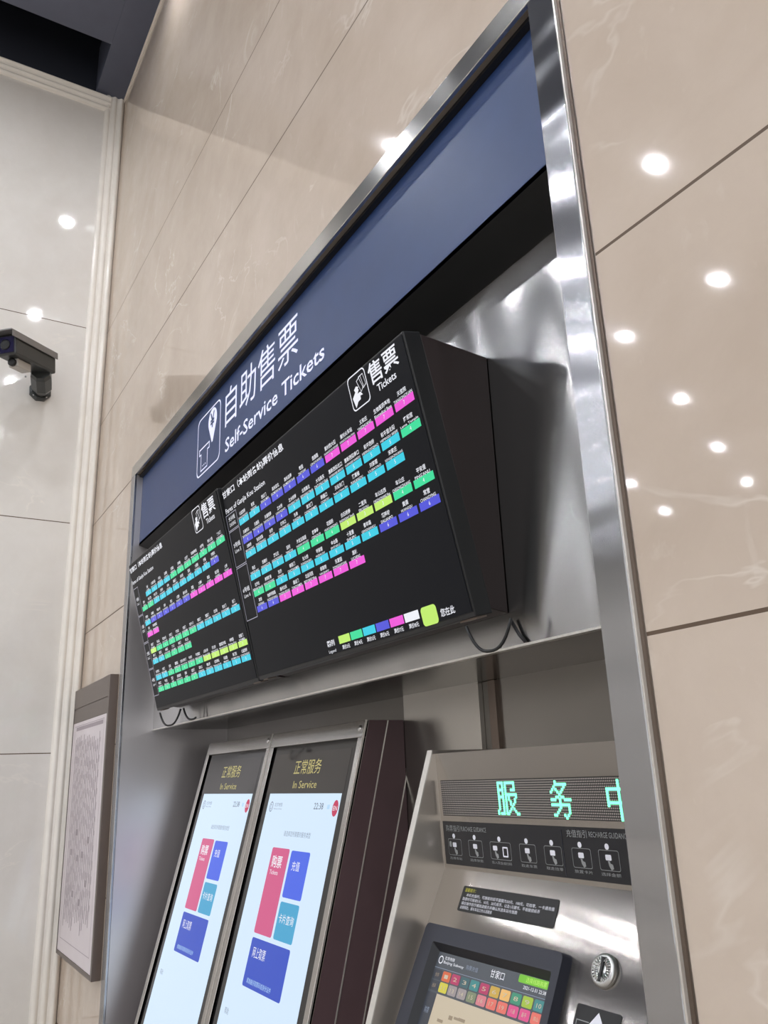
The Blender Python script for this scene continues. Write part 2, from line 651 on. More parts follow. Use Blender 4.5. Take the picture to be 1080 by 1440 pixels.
# ------------------------------------------------------------------ steel frame round the alcove
fr = thing('steel_frame', 'brushed steel frame surrounding the whole ticket machine alcove', 'frame', W(-2.5, 0, FLOOR))
b = MB()
b.box(FX0, FX1, -0.012, 0.0, IT, FT, M['steel_rail'])
b.build('top_rail', fr, bevel=0.002)
b = MB()
b.box(FX0, IX0, -0.012, 0.0, FLOOR, IT - 0.0005, M['steel_h'])
b.build('side_rail', fr, bevel=0.002)
b = MB()
b.box(IX1, FX1, -0.012, 0.0, FLOOR, IT - 0.0005, M['steel_h'])
b.build('side_rail', fr, bevel=0.002)
b = MB()
b.box(FX1, FX1 + 0.004, -0.010, 0.0, FLOOR, FT, M['edge'])
b.box(FX1 + 0.004, FX1 + 0.011, -0.003, 0.0, FLOOR, FT, M['bronze'])
b.build('edge_strip', fr)

# ------------------------------------------------------------------ navy sign
sg = thing('sign_panel', 'long navy blue sign reading self-service tickets in white letters', 'sign', W(-2.5, 0.03, 1.166))
b = MB()
b.box(IX0, AX1, 0.03, 0.06, 1.166, IT, M['navy'])
b.build('panel', sg)
b = MB()
b.box(IX0, AX1, 0.012, 0.03, IT - 0.010, IT, M['black'])  # black strip stands in for the shade under the frame's top rail
b.build('painted_shade_strip', sg)
SP = Plane((0, 0.028, 0), (1, 0, 0), (0, 0, -1))   # b = -z
s_ = 1.018                                          # survey of the lettering was on y = 0.01
M['sign_white'] = emit('emissive_white_lettering', (196, 200, 226), 1.0, 0.5)  # white lettering with emission added to raise its brightness
M['sign_white'].node_tree.nodes['Principled BSDF'].inputs['Base Color'].default_value = (0.35, 0.35, 0.36, 1)
wv = M['sign_white']
b = MB()
SP.text(b, '自助售票', -2.815 * s_, -1.463 * s_, -2.147 * s_, -1.306 * s_, 0.0, wv)
SP.text(b, 'Self-Service Tickets', -2.808 * s_, -1.256 * s_, -1.962 * s_, -1.198 * s_, 0.0, wv, bold=0.012)
b.build('lettering', sg, recalc=False)
b = MB()
pa0, pa1, pb0, pb1 = -3.145 * s_, -2.868 * s_, -1.462 * s_, -1.2 * s_
SP.outline(b, SP.rpts(pa0, pb0, pa1, pb1, 0.03), 0.006, 0.0, wv)
# map pin with a yen sign cut out of it
ca, cb, rr = -2.962 * s_, -1.402 * s_, 0.052
pin = [(ca + rr * math.cos(t), cb + rr * math.sin(t)) for t in [math.radians(150 + 240 * k / 16) for k in range(17)]]
pin = pin + [(ca + 0.008, cb + 0.098), (ca - 0.004, cb + 0.1)]
SP.poly(b, pin, 0.0, wv)
SP.text(b, '¥', ca - 0.026, cb - 0.034, ca + 0.026, cb + 0.034, 0.001, M['navy'], bold=0.02)
# ticket slip
t0, t1 = -3.118 * s_, -2.992 * s_
for (a0, b0, a1, b1) in ((t0, -1.322 * s_, t1, -1.316 * s_), (t0, -1.322 * s_, t0 + 0.006, -1.292 * s_), (t1 - 0.006, -1.322 * s_, t1, -1.292 * s_),
                         (t0, -1.298 * s_, t0 + 0.026, -1.292 * s_), (t1 - 0.026, -1.298 * s_, t1, -1.292 * s_),
                         (t0 + 0.022, -1.298 * s_, t0 + 0.027, -1.218 * s_), (t1 - 0.027, -1.298 * s_, t1 - 0.022, -1.218 * s_),
                         (t0 + 0.022, -1.224 * s_, t1 - 0.022, -1.218 * s_)):
    SP.quad(b, a0, b0, a1, b1, 0.0, wv)
for k in range(3):
    SP.quad(b, t0 + 0.045 + 0.016 * k, -1.242 * s_, t0 + 0.052 + 0.016 * k, -1.236 * s_, 0.0, wv)
b.build('pictogram', sg, recalc=False)

# ------------------------------------------------------------------ fare displays
L1 = [('古城', 'GUCHENG'), ('八角游乐园', 'BAJIAO Amusement Park'), ('八宝山', 'BABAOSHAN'), ('玉泉路', 'YUQUANLU'), ('五棵松', 'WUKESONG'), ('万寿路', 'WANSHOULU'), ('公主坟', 'GONGZHUFEN'), ('军事博物馆', 'Military Museum'), ('木樨地', 'MUXIDI'), ('南礼士路', 'NANLISHILU'), ('复兴门', 'FUXINGMEN')]
L1b = [('西单', 'XIDAN'), ('天安门西', "TIAN'ANMEN West"), ('天安门东', "TIAN'ANMEN East"), ('王府井', 'WANGFUJING'), ('东单', 'DONGDAN'), ('建国门', 'JIANGUOMEN'), ('永安里', "YONG'ANLI"), ('国贸', 'GUOMAO'), ('大望路', 'DAWANGLU'), ('四惠', 'SIHUI'), ('四惠东', 'SIHUI East')]
LB = [('四惠东', 'SIHUI East'), ('高碑店', 'GAOBEIDIAN'), ('传媒大学', 'Communication Univ.'), ('双桥', 'SHUANGQIAO'), ('管庄', 'GUANZHUANG'), ('八里桥', 'BALIQIAO'), ('通州北苑', 'TONGZHOU BEIYUAN'), ('果园', 'GUOYUAN'), ('九棵树', 'JIUKESHU'), ('梨园', 'LIYUAN'), ('临河里', 'LINHELI'), ('土桥', 'TUQIAO')]
LBb = [('花庄', 'HUAZHUANG'), ('环球度假区', 'Universal Resort')]
L2 = [('西直门', 'XIZHIMEN'), ('积水潭', 'JISHUITAN'), ('鼓楼大街', 'GULOUDAJIE'), ('安定门', 'ANDINGMEN'), ('雍和宫', 'Lama Temple'), ('东直门', 'DONGZHIMEN'), ('东四十条', 'DONGSI SHITIAO'), ('朝阳门', 'CHAOYANGMEN'), ('建国门', 'JIANGUOMEN'), ('北京站', 'Beijing Railway Station'), ('崇文门', 'CHONGWENMEN'), ('前门', 'QIANMEN')]
L2b = [('和平门', 'HEPINGMEN'), ('宣武门', 'XUANWUMEN'), ('长椿街', 'CHANGCHUNJIE'), ('复兴门', 'FUXINGMEN'), ('阜成门', 'FUCHENGMEN'), ('车公庄', 'CHEGONGZHUANG')]
L4 = [('安河桥北', 'ANHEQIAO North'), ('北宫门', 'BEIGONGMEN'), ('西苑', 'XIYUAN'), ('圆明园', 'YUANMINGYUAN'), ('北京大学东门', 'Peking Univ. East Gate'), ('中关村', 'ZHONGGUANCUN'), ('海淀黄庄', 'HAIDIAN HUANGZHUANG'), ('人民大学', 'Renmin Univ.'), ('魏公村', 'WEIGONGCUN'), ('国家图书馆', 'National Library'), ('动物园', 'Beijing Zoo'), ('西直门', 'XIZHIMEN')]
L4b = [('新街口', 'XINJIEKOU'), ('平安里', "PING'ANLI"), ('西四', 'XISI'), ('灵境胡同', 'LINGJING HUTONG'), ('西单', 'XIDAN'), ('宣武门', 'XUANWUMEN'), ('菜市口', 'CAISHIKOU'), ('陶然亭', 'TAORANTING'), ('北京南站', 'Beijing South'), ('马家堡', 'MAJIAPU'), ('角门西', 'JIAOMEN West'), ('公益西桥', 'GONGYIXIQIAO')]
DX = [('公益西桥', 'GONGYIXIQIAO'), ('新宫', 'XINGONG'), ('西红门', 'XIHONGMEN'), ('高米店北', 'GAOMIDIAN North'), ('高米店南', 'GAOMIDIAN South'), ('枣园', 'ZAOYUAN'), ('清源路', 'QINGYUANLU'), ('黄村西大街', 'HUANGCUN XIDAJIE'), ('黄村火车站', 'HUANGCUN Railway Station'), ('义和庄', 'YIHEZHUANG'), ('生物医药基地', 'Biomedical Base'), ('天宫院', 'TIANGONGYUAN')]
L5 = [('天通苑北', 'TIANTONGYUAN North'), ('天通苑', 'TIANTONGYUAN'), ('天通苑南', 'TIANTONGYUAN South'), ('立水桥', 'LISHUIQIAO'), ('立水桥南', 'LISHUIQIAO South'), ('北苑路北', 'BEIYUANLU North'), ('大屯路东', 'DATUNLU East'), ('惠新西街北口', 'HUIXINXIJIE BEIKOU'), ('惠新西街南口', 'HUIXINXIJIE NANKOU'), ('和平西桥', 'HEPINGXIQIAO'), ('和平里北街', 'HEPINGLI BEIJIE'), ('雍和宫', 'Lama Temple')]
L5b = [('北新桥', 'BEIXINQIAO'), ('张自忠路', 'ZHANGZIZHONGLU'), ('东四', 'DONGSI'), ('灯市口', 'DENGSHIKOU'), ('东单', 'DONGDAN'), ('崇文门', 'CHONGWENMEN'), ('磁器口', 'CIQIKOU'), ('天坛东门', 'Temple of Heaven East'), ('蒲黄榆', 'PUHUANGYU'), ('刘家窑', 'LIUJIAYAO'), ('宋家庄', 'SONGJIAZHUANG')]
L6 = [('杨庄', 'YANGZHUANG'), ('西黄村', 'XIHUANGCUN'), ('廖公庄', 'LIAOGONGZHUANG'), ('田村', 'TIANCUN'), ('海淀五路居', 'HAIDIAN WULUJU'), ('慈寿寺', 'CISHOUSI'), ('花园桥', 'HUAYUANQIAO'), ('白石桥南', 'BAISHIQIAO South'), ('二里沟', 'ERLIGOU'), ('车公庄西', 'CHEGONGZHUANG West'), ('车公庄', 'CHEGONGZHUANG'), ('平安里', "PING'ANLI")]
L6b = [('北海北', 'BEIHAI North'), ('南锣鼓巷', 'NANLUOGUXIANG'), ('东四', 'DONGSI'), ('朝阳门', 'CHAOYANGMEN'), ('东大桥', 'DONGDAQIAO'), ('呼家楼', 'HUJIALOU'), ('金台路', 'JINTAILU'), ('十里堡', 'SHILIPU'), ('青年路', 'QINGNIANLU'), ('褡裢坡', 'DALIANPO'), ('黄渠', 'HUANGQU'), ('常营', 'CHANGYING')]
L6c = [('草房', 'CAOFANG'), ('物资学院路', 'WUZIXUEYUANLU'), ('通州北关', 'TONGZHOU BEIGUAN'), ('通运门', 'TONGYUNMEN'), ('北运河西', 'BEIYUNHE West'), ('郝家府', 'HAOJIAFU'), ('东夏园', 'DONGXIAYUAN'), ('潞城', 'LUCHENG')]
FARE = dict(lime='3', green='4', cyan='5', blue='6', pink='7')


def exp(s):
    out = []
    for tok in s.split():
        out += [dict(c='cyan', b='blue', p='pink', g='green', l='lime')[tok[0]]] * int(tok[1:])
    return out


def fare_display(label, x0, x1, top, bot, xside_cover, rows_, boxes, legend, h=0.66):
    """x0..x1 width; top and bot: (y, z) of the upper and lower edge of the face"""
    (yt, zt), (yb, zb) = top, bot
    dn = Vector((0, yb - yt, zb - zt)).normalized()
    P = Plane((0, yt, zt), (1, 0, 0), dn)
    th = 0.05
    t = thing('fare_display', label, 'display', W((x0 + x1) / 2, D1, zb), 'fare displays in the alcove')
    b = MB()
    P.slab(b, x0, 0, x1, h, -th, -0.002, M['black'])
    b.build('monitor_case', t, bevel=0.003)
    b = MB()
    P.slab(b, x0 + 0.006, 0.006, x1 - 0.006, h - 0.012, -0.004, 0.0, M['lcd'])
    b.build('screen', t)
    # rear housing: wedge between the monitor and the steel panel
    n_ = P.n
    def back(bb):
        q = P.o + P.ey * bb - n_ * th
        return (q.y, q.z)
    b = MB()
    pt = [back(0.005), back(h - 0.01), (D1 - 0.001, zb + 0.015), (D1 - 0.001, zt - 0.008)]
    b.prism(pt, x0 + 0.01, x1 - 0.002, M['maroon_dark'])
    b.build('rear_housing', t, bevel=0.002)
    b = MB()
    P.slab(b, x1 - 0.07, h - 0.015, x1 - 0.01, h + 0.004, -0.04, -0.012, M['bronze'])
    b.build('latch', t)
    b = MB()
    P.slab(b, x0 + 0.01, h - 0.015, x0 + 0.05, h + 0.004, -0.04, -0.012, M['bronze'])
    b.build('latch', t)
    # what is on the screen
    wh = M['e_white']
    c0, c1, c2 = 0.0008, 0.0014, 0.002
    for r in rows_:
        b = MB()
        w = r['p'] * 0.89
        for i, (zh, py) in enumerate(r['n']):
            a = r['x'] + r['p'] * i
            P.quad(b, a, r['s'] - 0.0195, a + w, r['s'], c0, M['e_' + r['c'][i]])
            cw = min(w, 0.0125 * len(zh))
            P.text(b, zh, a + (w - cw) / 2, r['s'] - 0.0425, a + (w + cw) / 2, r['s'] - 0.0305, c1, wh, bold=0.015)
            pw = min(w * 0.98, 0.0068 * len(py))
            P.text(b, py, a + (w - pw) / 2, r['s'] - 0.0265, a + (w + pw) / 2, r['s'] - 0.0188, c1, wh, bold=0.01)
            P.text(b, FARE[r['c'][i]], a + w / 2 - 0.003, r['s'] - 0.0145, a + w / 2 + 0.003, r['s'] - 0.005, c1, wh)
        b.build('station_row', t, recalc=False)
    b = MB()
    tx = x0 + 0.012
    P.text(b, '甘家口（本站到各站)票价信息', tx, 0.018, tx + 0.50, 0.046, c1, wh, bold=0.02)
    b.build('heading', t, recalc=False)
    b = MB()
    P.text(b, 'Fares of Ganjia Kou Station', tx, 0.078, tx + 0.335, 0.1, c1, wh, bold=0.01)
    b.build('heading', t, recalc=False)
    for (a0, s0, a1, s1, zh, en) in boxes:
        b = MB()
        for q in ((a0, s0, a1, s0 + 0.0025), (a0, s1 - 0.0025, a1, s1), (a0, s0, a0 + 0.0025, s1), (a1 - 0.0025, s0, a1, s1)):
            P.quad(b, *q, c1, M['e_grey'])
        m_ = (s0 + s1) / 2
        P.text(b, zh, a0 + 0.018, m_ - 0.019, a1 - 0.018, m_ - 0.003, c1, wh, bold=0.01)
        P.text(b, en, a0 + 0.02, m_ + 0.003, a1 - 0.02, m_ + 0.015, c1, wh)
        b.build('line_box', t, recalc=False)
    # ticket pictogram: a hand holding out tickets
    b = MB()
    px0, px1 = x1 - 0.264, x1 - 0.178
    P.outline(b, P.rpts(px0, 0.004, px1, 0.092, 0.012), 0.003, c1, wh)
    def q(pts):
        P.poly(b, [(px0 + 0.086 * u_, 0.004 + 0.088 * v_) for u_, v_ in pts], c1, wh)
    q([(0.1, 0.62), (0.3, 0.5), (0.46, 0.44), (0.5, 0.5), (0.4, 0.58), (0.56, 0.58), (0.66, 0.7), (0.52, 0.68), (0.5, 0.78), (0.34, 0.8), (0.18, 0.93)])
    q([(0.3, 0.5), (0.26, 0.42), (0.4, 0.36), (0.52, 0.42), (0.46, 0.46)])
    for dx in (0.0, 0.14):
        pts = [(0.48 + dx, 0.24 - dx * 0.5), (0.74 + dx, 0.16), (0.8 + dx, 0.5), (0.62 + dx, 0.62 - dx * 0.4)]
        P.outline(b, [(px0 + 0.086 * u_, 0.004 + 0.088 * v_) for u_, v_ in pts], 0.0022, c2, wh)
    P.text(b, '售票', x1 - 0.167, 0.01, x1 - 0.036, 0.064, c1, wh, bold=0.012)
    P.text(b, 'Tickets', x1 - 0.143, 0.07, x1 - 0.059, 0.088, c1, wh, bold=0.012)
    b.build('pictogram', t, recalc=False)
    if legend:
        b = MB()
        P.text(b, '图例', x1 - 0.663, 0.61, x1 - 0.621, 0.627, c1, wh, bold=0.01)
        P.text(b, 'Legend', x1 - 0.663, 0.636, x1 - 0.621, 0.647, c1, wh)
        for i, cn in enumerate(['lime', 'green', 'cyan', 'blue', 'pink', 'white']):
            a = x1 - 0.595 + 0.067 * i
            P.quad(b, a, 0.607, a + 0.062, 0.628, c0, M['e_' + cn])
            P.text(b, '票价%d元' % (i + 3), a + 0.012, 0.633, a + 0.054, 0.645, c1, wh, bold=0.012)
        P.poly(b, P.rpts(x1 - 0.189, 0.606, x1 - 0.127, 0.65, 0.01), c0, M['e_lime'])
        P.text(b, '您在此', x1 - 0.114, 0.622, x1 - 0.06, 0.64, c1, wh, bold=0.012)
        b.build('legend', t, recalc=False)
    return t, P


RIGHT_ROWS = [dict(s=0.160, c=exp('c2 b5 p5'), n=DX), dict(s=0.223, c=exp('b4 c7 g1'), n=L5), dict(s=0.272, c=exp('c11'), n=L5b),
              dict(s=0.347, c=exp('c4 g3 l3 g2'), n=L6), dict(s=0.401, c=exp('g2 c7 b3'), n=L6b), dict(s=0.452, c=exp('b2 p6'), n=L6c)]
for r in RIGHT_ROWS:
    r['x'] = -2.448
    r['p'] = 0.0893
RX0, RX1 = -2.551, -1.371
fare_display('right one of the two tilted black fare displays, with the coloured legend at its foot', RX0, RX1, (-0.097, 0.954), (0.052, 0.31), True,
             RIGHT_ROWS,
             [(RX0 + 0.004, 0.1, RX0 + 0.096, 0.156, '大兴线', 'DAXING'), (RX0 + 0.004, 0.158, RX0 + 0.096, 0.281, '5号线', 'Line 5'),
              (RX0 + 0.004, 0.284, RX0 + 0.096, 0.464, '6号线', 'Line 6')], True)
LX0, LX1 = -3.722, -2.556
LEFT_ROWS = [dict(s=0.181, c=exp('c4 g7'), n=L1), dict(s=0.232, c=exp('g2 c8 b1'), n=L1b), dict(s=0.298, c=exp('c1 b6 p5'), n=LB), dict(s=0.349, c=exp('p2'), n=LBb),
             dict(s=0.422, c=exp('l1 g6 c5'), n=L2), dict(s=0.470, c=exp('c2 g4'), n=L2b), dict(s=0.541, c=exp('c2 g5 l5'), n=L4), dict(s=0.592, c=exp('g6 c6'), n=L4b)]
for i, r in enumerate(LEFT_ROWS):
    r['p'] = 0.0893
    r['x'] = -3.634 + (0.0893 if i == 0 else 0)
fare_display('left one of the two tilted black fare displays, at the far end of the alcove', LX0, LX1, (-0.110, 0.956), (0.052, 0.308), False,
             LEFT_ROWS,
             [(LX0 + 0.006, 0.115, LX0 + 0.08, 0.241, '1号线', 'Line 1'), (LX0 + 0.006, 0.243, LX0 + 0.08, 0.364, '八通线', 'BATONG'),
              (LX0 + 0.006, 0.367, LX0 + 0.08, 0.483, '2号线', 'Line 2'), (LX0 + 0.006, 0.485, LX0 + 0.08, 0.603, '4号线', 'Line 4')], False, h=0.668)


# cables hanging below the displays
def loop(x_a, x_b, z_top, drop, y, n=14):
    out = []
    for k in range(n + 1):
        t = k / n
        out.append(W(x_a + (x_b - x_a) * t, y + 0.03 * t, z_top - drop * (1 - abs(2 * t - 1) ** 2.6)))
    return out


b = MB()
b.tube(loop(-1.415, -1.30, 0.298, 0.06, 0.06), 0.004, M['black'])
b.tube([W(-1.355, 0.135, 0.305), W(-1.335, 0.139, 0.27), W(-1.32, 0.139, LEDGE + 0.003)], 0.0045, M['black'])
tag(b.build('power_cable', origin=W(-1.4, 0.06, 0.3)), 'black cable looping below the right corner of the fare displays', 'cable')
b = MB()
b.tube(loop(-3.70, -3.50, 0.298, 0.06, 0.06), 0.0045, M['black'])
b.tube(loop(-3.46, -3.32, 0.298, 0.05, 0.09)[:11], 0.0045, M['black'])
tag(b.build('power_cable', origin=W(-3.6, 0.06, 0.3)), 'black cable looping below the far left corner of the fare displays', 'cable')

# ------------------------------------------------------------------ ticket machines
TY0, TZ0 = 0.3605, 0.1742       # top front edge
TY1, TZ1 = 0.1415, -0.6622      # a point low on the leaning front
tdir = Vector((0, TY1 - TY0, TZ1 - TZ0)).normalized()
ZB = -1.12
YB = TY0 + (TY1 - TY0) * (ZB - TZ0) / (TZ1 - TZ0)


def ticket_machine(label, x0, x1, group):
    t = thing('ticket_machine', label, 'ticket machine', W((x0 + x1) / 2, 0.3, FLOOR), group)
    P = Plane((x0, TY0, TZ0), (1, 0, 0), tdir)
    w = x1 - x0
    SL = (TZ0 - ZB) / -tdir.z
    bk = D2 - 0.021
    b = MB()
    inset = 0.012
    q0 = P.o - P.n * inset
    b.prism([(q0.y, TZ0 - 0.001), (YB + inset, ZB), (YB - 0.12, ZB - 0.04), (YB - 0.12, ZB - 0.12), (YB + 0.03, ZB - 0.16), (YB + 0.03, FLOOR), (bk, FLOOR), (bk, TZ0 - 0.001)],
            x0 + 0.001, x1 - 0.001, M['maroon'])
    b.build('cabinet', t)
    # steel edge strips let into the flanks, parallel to the front
    for (ya, za, yb_, zb_) in ((0.441, 0.172, 0.226, -0.672), (0.511, 0.02, 0.318, -0.686)):
        k = (yb_ - ya) / (zb_ - za)
        ye = ya + k * (ZB - za)
        b = MB()
        b.prism([(ya, za), (ye, ZB), (ye + 0.004, ZB), (ya + 0.004, za)], x0 - 0.0005, x1 + 0.0012, M['edge'])
        b.build('seam_strip', t)
    # steel bezel
    b = MB()
    bw = 0.034
    P.slab(b, 0.0, 0.0, w, 0.055, -0.012, 0.0, M['bezel'])
    P.slab(b, 0.0, 0.055, bw, SL, -0.012, 0.0, M['bezel'])
    P.slab(b, w - bw, 0.055, w, SL, -0.012, 0.0, M['bezel'])
    P.slab(b, bw, SL - 0.08, w - bw, SL, -0.012, 0.0, M['bezel'])
    b.build('bezel', t, bevel=0.002)
    b = MB()
    P.slab(b, w - 0.003, 0.0, w + 0.0015, SL, -0.004, 0.0015, M['edge'])
    b.build('bezel_edge', t)
    b = MB()
    P.lathe = None
    b.lathe(P(w - 0.03, 0.026, 0.0), (P.n.x, P.n.y, P.n.z), [(0.011, 0), (0.011, 0.004), (0.007, 0.006)], M['chrome'], 16)
    b.build('lock', t)
    # glass, status window and screen
    b = MB()
    P.slab(b, bw, 0.055, w - bw, SL - 0.08, -0.020, -0.009, M['glass'])
    b.build('front_glass', t)
    b = MB()
    g0, g1 = 0.055, w - 0.075
    P.slab(b, g0, 0.085, g1, 0.228, -0.0095, -0.0085, M['status_glass'])
    am = M['e_amber']
    P.text(b, '正常服务', w * 0.345, 0.112, w * 0.635, 0.163, -0.008, am)
    P.text(b, 'In Service', w * 0.37, 0.186, w * 0.625, 0.212, -0.008, am)
    b.build('status_window', t, recalc=False)
    b = MB()
    sx0, sx1, sy0, sy1 = 0.088, w - 0.084, 0.230, SL - 0.1
    P.quad(b, sx0, sy0, sx1, sy1, -0.0085, M['e_screen'])
    sw = sx1 - sx0
    X = lambda f: sx0 + sw * f
    c1, c2 = -0.008, -0.0074
    wh, gy = M['e_white'], M['e_s_grey']
    P.outline(b, P.rpts(X(0.04), 0.258, X(0.095), 0.296, 0.018), 0.004, c1, gy)
    P.text(b, 'D', X(0.055), 0.268, X(0.08), 0.287, c1, gy)
    P.text(b, '北京地铁', X(0.115), 0.262, X(0.235), 0.277, c1, gy)
    P.text(b, 'Beijing Subway', X(0.115), 0.281, X(0.235), 0.288, c1, gy)
    P.text(b, '22:38', X(0.685), 0.261, X(0.805), 0.282, c1, M['e_s_dark'])
    P.quad(b, X(0.855), 0.266, X(0.885), 0.280, c1, M['e_s_pale'])
    P.disc(b, X(0.955), 0.277, 0.020, c1, M['e_s_red'], 18, 0.026)
    P.text(b, 'EN', X(0.932), 0.270, X(0.978), 0.284, c2, wh)
    P.text(b, '请选择您所需要的服务类型', X(0.35), 0.357, X(0.72), 0.375, c1, gy)
    b.build('screen', t, recalc=False)
    b = MB()
    def card(a0, b0, a1, b1, m):
        P.poly(b, P.rpts(a0, b0, a1, b1, 0.008, 3), c1, m)
    e0, e1 = 0.224, 0.533      # left and right edge of the block of buttons
    card(e0, 0.415, e0 + 0.147, 0.690, M['e_s_pink'])
    P.text(b, '购票', e0 + 0.02, 0.440, e0 + 0.105, 0.480, c2, wh, bold=0.01)
    P.text(b, 'Tickets', e0 + 0.02, 0.488, e0 + 0.09, 0.502, c2, wh)
    card(e0 + 0.163, 0.418, e1, 0.564, M['e_s_blue'])
    P.text(b, '充值', e0 + 0.19, 0.450, e0 + 0.25, 0.480, c2, wh)
    card(e0 + 0.163, 0.577, e1, 0.690, M['e_s_teal'])
    P.text(b, '卡片查询', e0 + 0.175, 0.612, e0 + 0.29, 0.640, c2, wh)
    card(e0, 0.704, e1, 0.850, M['e_s_deep'])
    P.text(b, '网上取票', e0 + 0.03, 0.730, e0 + 0.135, 0.762, c2, wh)
    P.text(b, '请准备好取票码或身份证件', e0 + 0.03, 0.822, e0 + 0.23, 0.838, c2, M['e_s_pale'])
    P.text(b, '帮助', X(0.07), 0.93, X(0.13), 0.95, c1, gy)
    b.build('screen_buttons', t, recalc=False)
    return t


MG = 'pair of leaning ticket machines'
ticket_machine('right one of the two leaning touchscreen ticket machines, showing its dark maroon flank', -3.143, -2.39, MG)
ticket_machine('left one of the two leaning touchscreen ticket machines, nearer the notice board', -3.899, -3.146, MG)

# ------------------------------------------------------------------ recharge machine
AX, AXR = -1.75, -0.985
A0, A1, A2 = (0.1891, 0.0457), (0.2001, -0.2145), (0.0465, -0.5157)
k_ = (A2[0] - A1[0]) / (A2[1] - A1[1])
AZ = -0.74
AYB = A1[0] + k_ * (AZ - A1[1])
av = thing('recharge_machine', 'stainless steel card recharge machine with green lit text and tilted touchscreen', 'recharge machine', W(-1.32, 0.3, FLOOR))
b = MB()
bk = D2 - 0.021
b.prism([A0, A1, (AYB, AZ), (AYB - 0.04, AZ - 0.03), (AYB - 0.04, AZ - 0.1), (0.05, AZ - 0.14), (0.05, FLOOR), (bk, FLOOR), (bk, 0.05), (0.3, 0.05)], AX, AXR, M['avm_steel'])
b.build('cabinet', av)
M['cheek'] = steel('satin_steel_cheek', (205, 196, 187), 0.3, 0.0, (0, 0, 1))  # warm base tint stands in for a reflection on the steel
M['cheek'].node_tree.nodes['Principled BSDF'].inputs['Metallic'].default_value = 0.75
for xa in (AX - 0.02, AXR):
    b = MB()
    kk = (-0.012 - 0.183) / (-0.506 - 0.053)
    yl = 0.183 + kk * (AZ - 0.053)
    b.prism([(0.183, 0.054), (yl, AZ), (yl, AZ - 0.12), (0.03, AZ - 0.16), (0.03, FLOOR), (bk, FLOOR), (bk, 0.054)], xa, xa + 0.02, M['cheek'])
    b.prism([(0.180, 0.0545), (yl - 0.003, AZ), (yl, AZ), (0.1835, 0.0545)], xa - 0.0005, xa + 0.0205, M['edge'])
    b.build('side_cheek', av)
d1 = Vector((0, A1[0] - A0[0], A1[1] - A0[1]))
UP = Plane((0, A0[0], A0[1]), (1, 0, 0), d1)
d2 = Vector((0, A2[0] - A1[0], A2[1] - A1[1]))
LP = Plane((0, A1[0], A1[1]), (1, 0, 0), d2)
# LED board
b = MB()
lx0, lx1, ls0, ls1 = -1.735, -0.995, 0.063, 0.143
UP.slab(b, lx0, ls0, lx1, ls1, 0.0003, 0.002, M['led_board'])
o = b.build('led_board', av)
F = '''
.xxxx.xxxxxxx...
.x..x.x.....x...
.x..x.x.....x...
.xxxx.x...xxx...
.x..x.x.........
.x..x.xxxxxxxx..
.xxxx.x.x....x..
.x..x.x.x...x...
.x..x.x..x..x...
.x..x.x..x.x....
.x..x.x...x.....
.x..x.x..x.x....
x...x.x.x...x...
x.xxx.xx.....xx.
'''.split()
WU = '''
.....x..........
.....xxxxxxx....
....x.....x.....
...x.x...x......
..x...x.x.......
.......x........
.....xx.xx......
..xxx..x..xxxx..
.......x........
..xxxxxxxxxxx...
.......x....x...
......x.....x...
.....x......x...
...xx....x.x....
..........x.....
'''.split()
ZH = '''
.......x........
.......x........
.......x........
.xxxxxxxxxxxxx..
.x.....x.....x..
.x.....x.....x..
.x.....x.....x..
.x.....x.....x..
.xxxxxxxxxxxxx..
.x.....x.....x..
.......x........
.......x........
.......x........
.......x........
.......x........
'''.split()
pit = (ls1 - ls0) / 16.4
lit = {}
for gi, (g, xs) in enumerate(((F, -1.518), (WU, -1.355), (ZH, -1.192))):
    ci = round((xs - lx0) / pit)
    for rj, row in enumerate(g):
        for cj, ch in enumerate(row):
            if ch == 'x':
                lit[(rj + 1, ci + cj)] = gi
b = MB()
b2 = [MB(), MB(), MB()]
ncol = int((lx1 - lx0) / pit) - 1
for rj in range(16):
    for cj in range(ncol):
        a = lx0 + pit * (cj + 0.7)
        s = ls0 + pit * (rj + 0.7)
        if (rj, cj) in lit:
            UP.quad(b2[lit[(rj, cj)]], a - 0.0031, s - 0.0028, a + 0.0031, s + 0.0028, 0.0032, M['led_on'])
        else:
            UP.quad(b, a - 0.0015, s - 0.0014, a + 0.0015, s + 0.0014, 0.0026, M['led_off'])
b.build('led_dots', o, recalc=False)
for q in b2:
    q.build('lit_character', o, recalc=False)['label'] = 'bright green lit character'
# guidance strip
b = MB()
UP.slab(b, -1.741, 0.156, -0.99, 0.251, 0.0003, 0.002, M['avm_black'])
gs = b.build('guidance_strip', av)
b = MB()
gp = M['grey_print']
c1 = 0.0026
UP.text(b, '购票指引', -1.728, 0.164, -1.672, 0.178, c1, gp)
UP.text(b, 'PURCHASE GUIDANCE', -1.668, 0.166, -1.572, 0.176, c1, gp)
b.build('guidance_title', gs, recalc=False)
b = MB()
UP.text(b, '充值指引', -1.312, 0.161, -1.256, 0.175, c1, gp)
UP.text(b, 'RECHARGE GUIDANCE', -1.250, 0.163, -1.148, 0.173, c1, gp)
UP.quad(b, -1.328, 0.162, -1.3265, 0.247, c1, M['avm_bezel'])
b.build('guidance_title', gs, recalc=False)
caps = ['选择车站', '选择张数', '投入现金或扫码', '取走车票', '取走找零', '放置卡片', '选择金额', '投入纸币', '取走卡片']
cx = [-1.697, -1.617, -1.527, -1.436, -1.358, -1.277, -1.205, -1.128, -1.05]
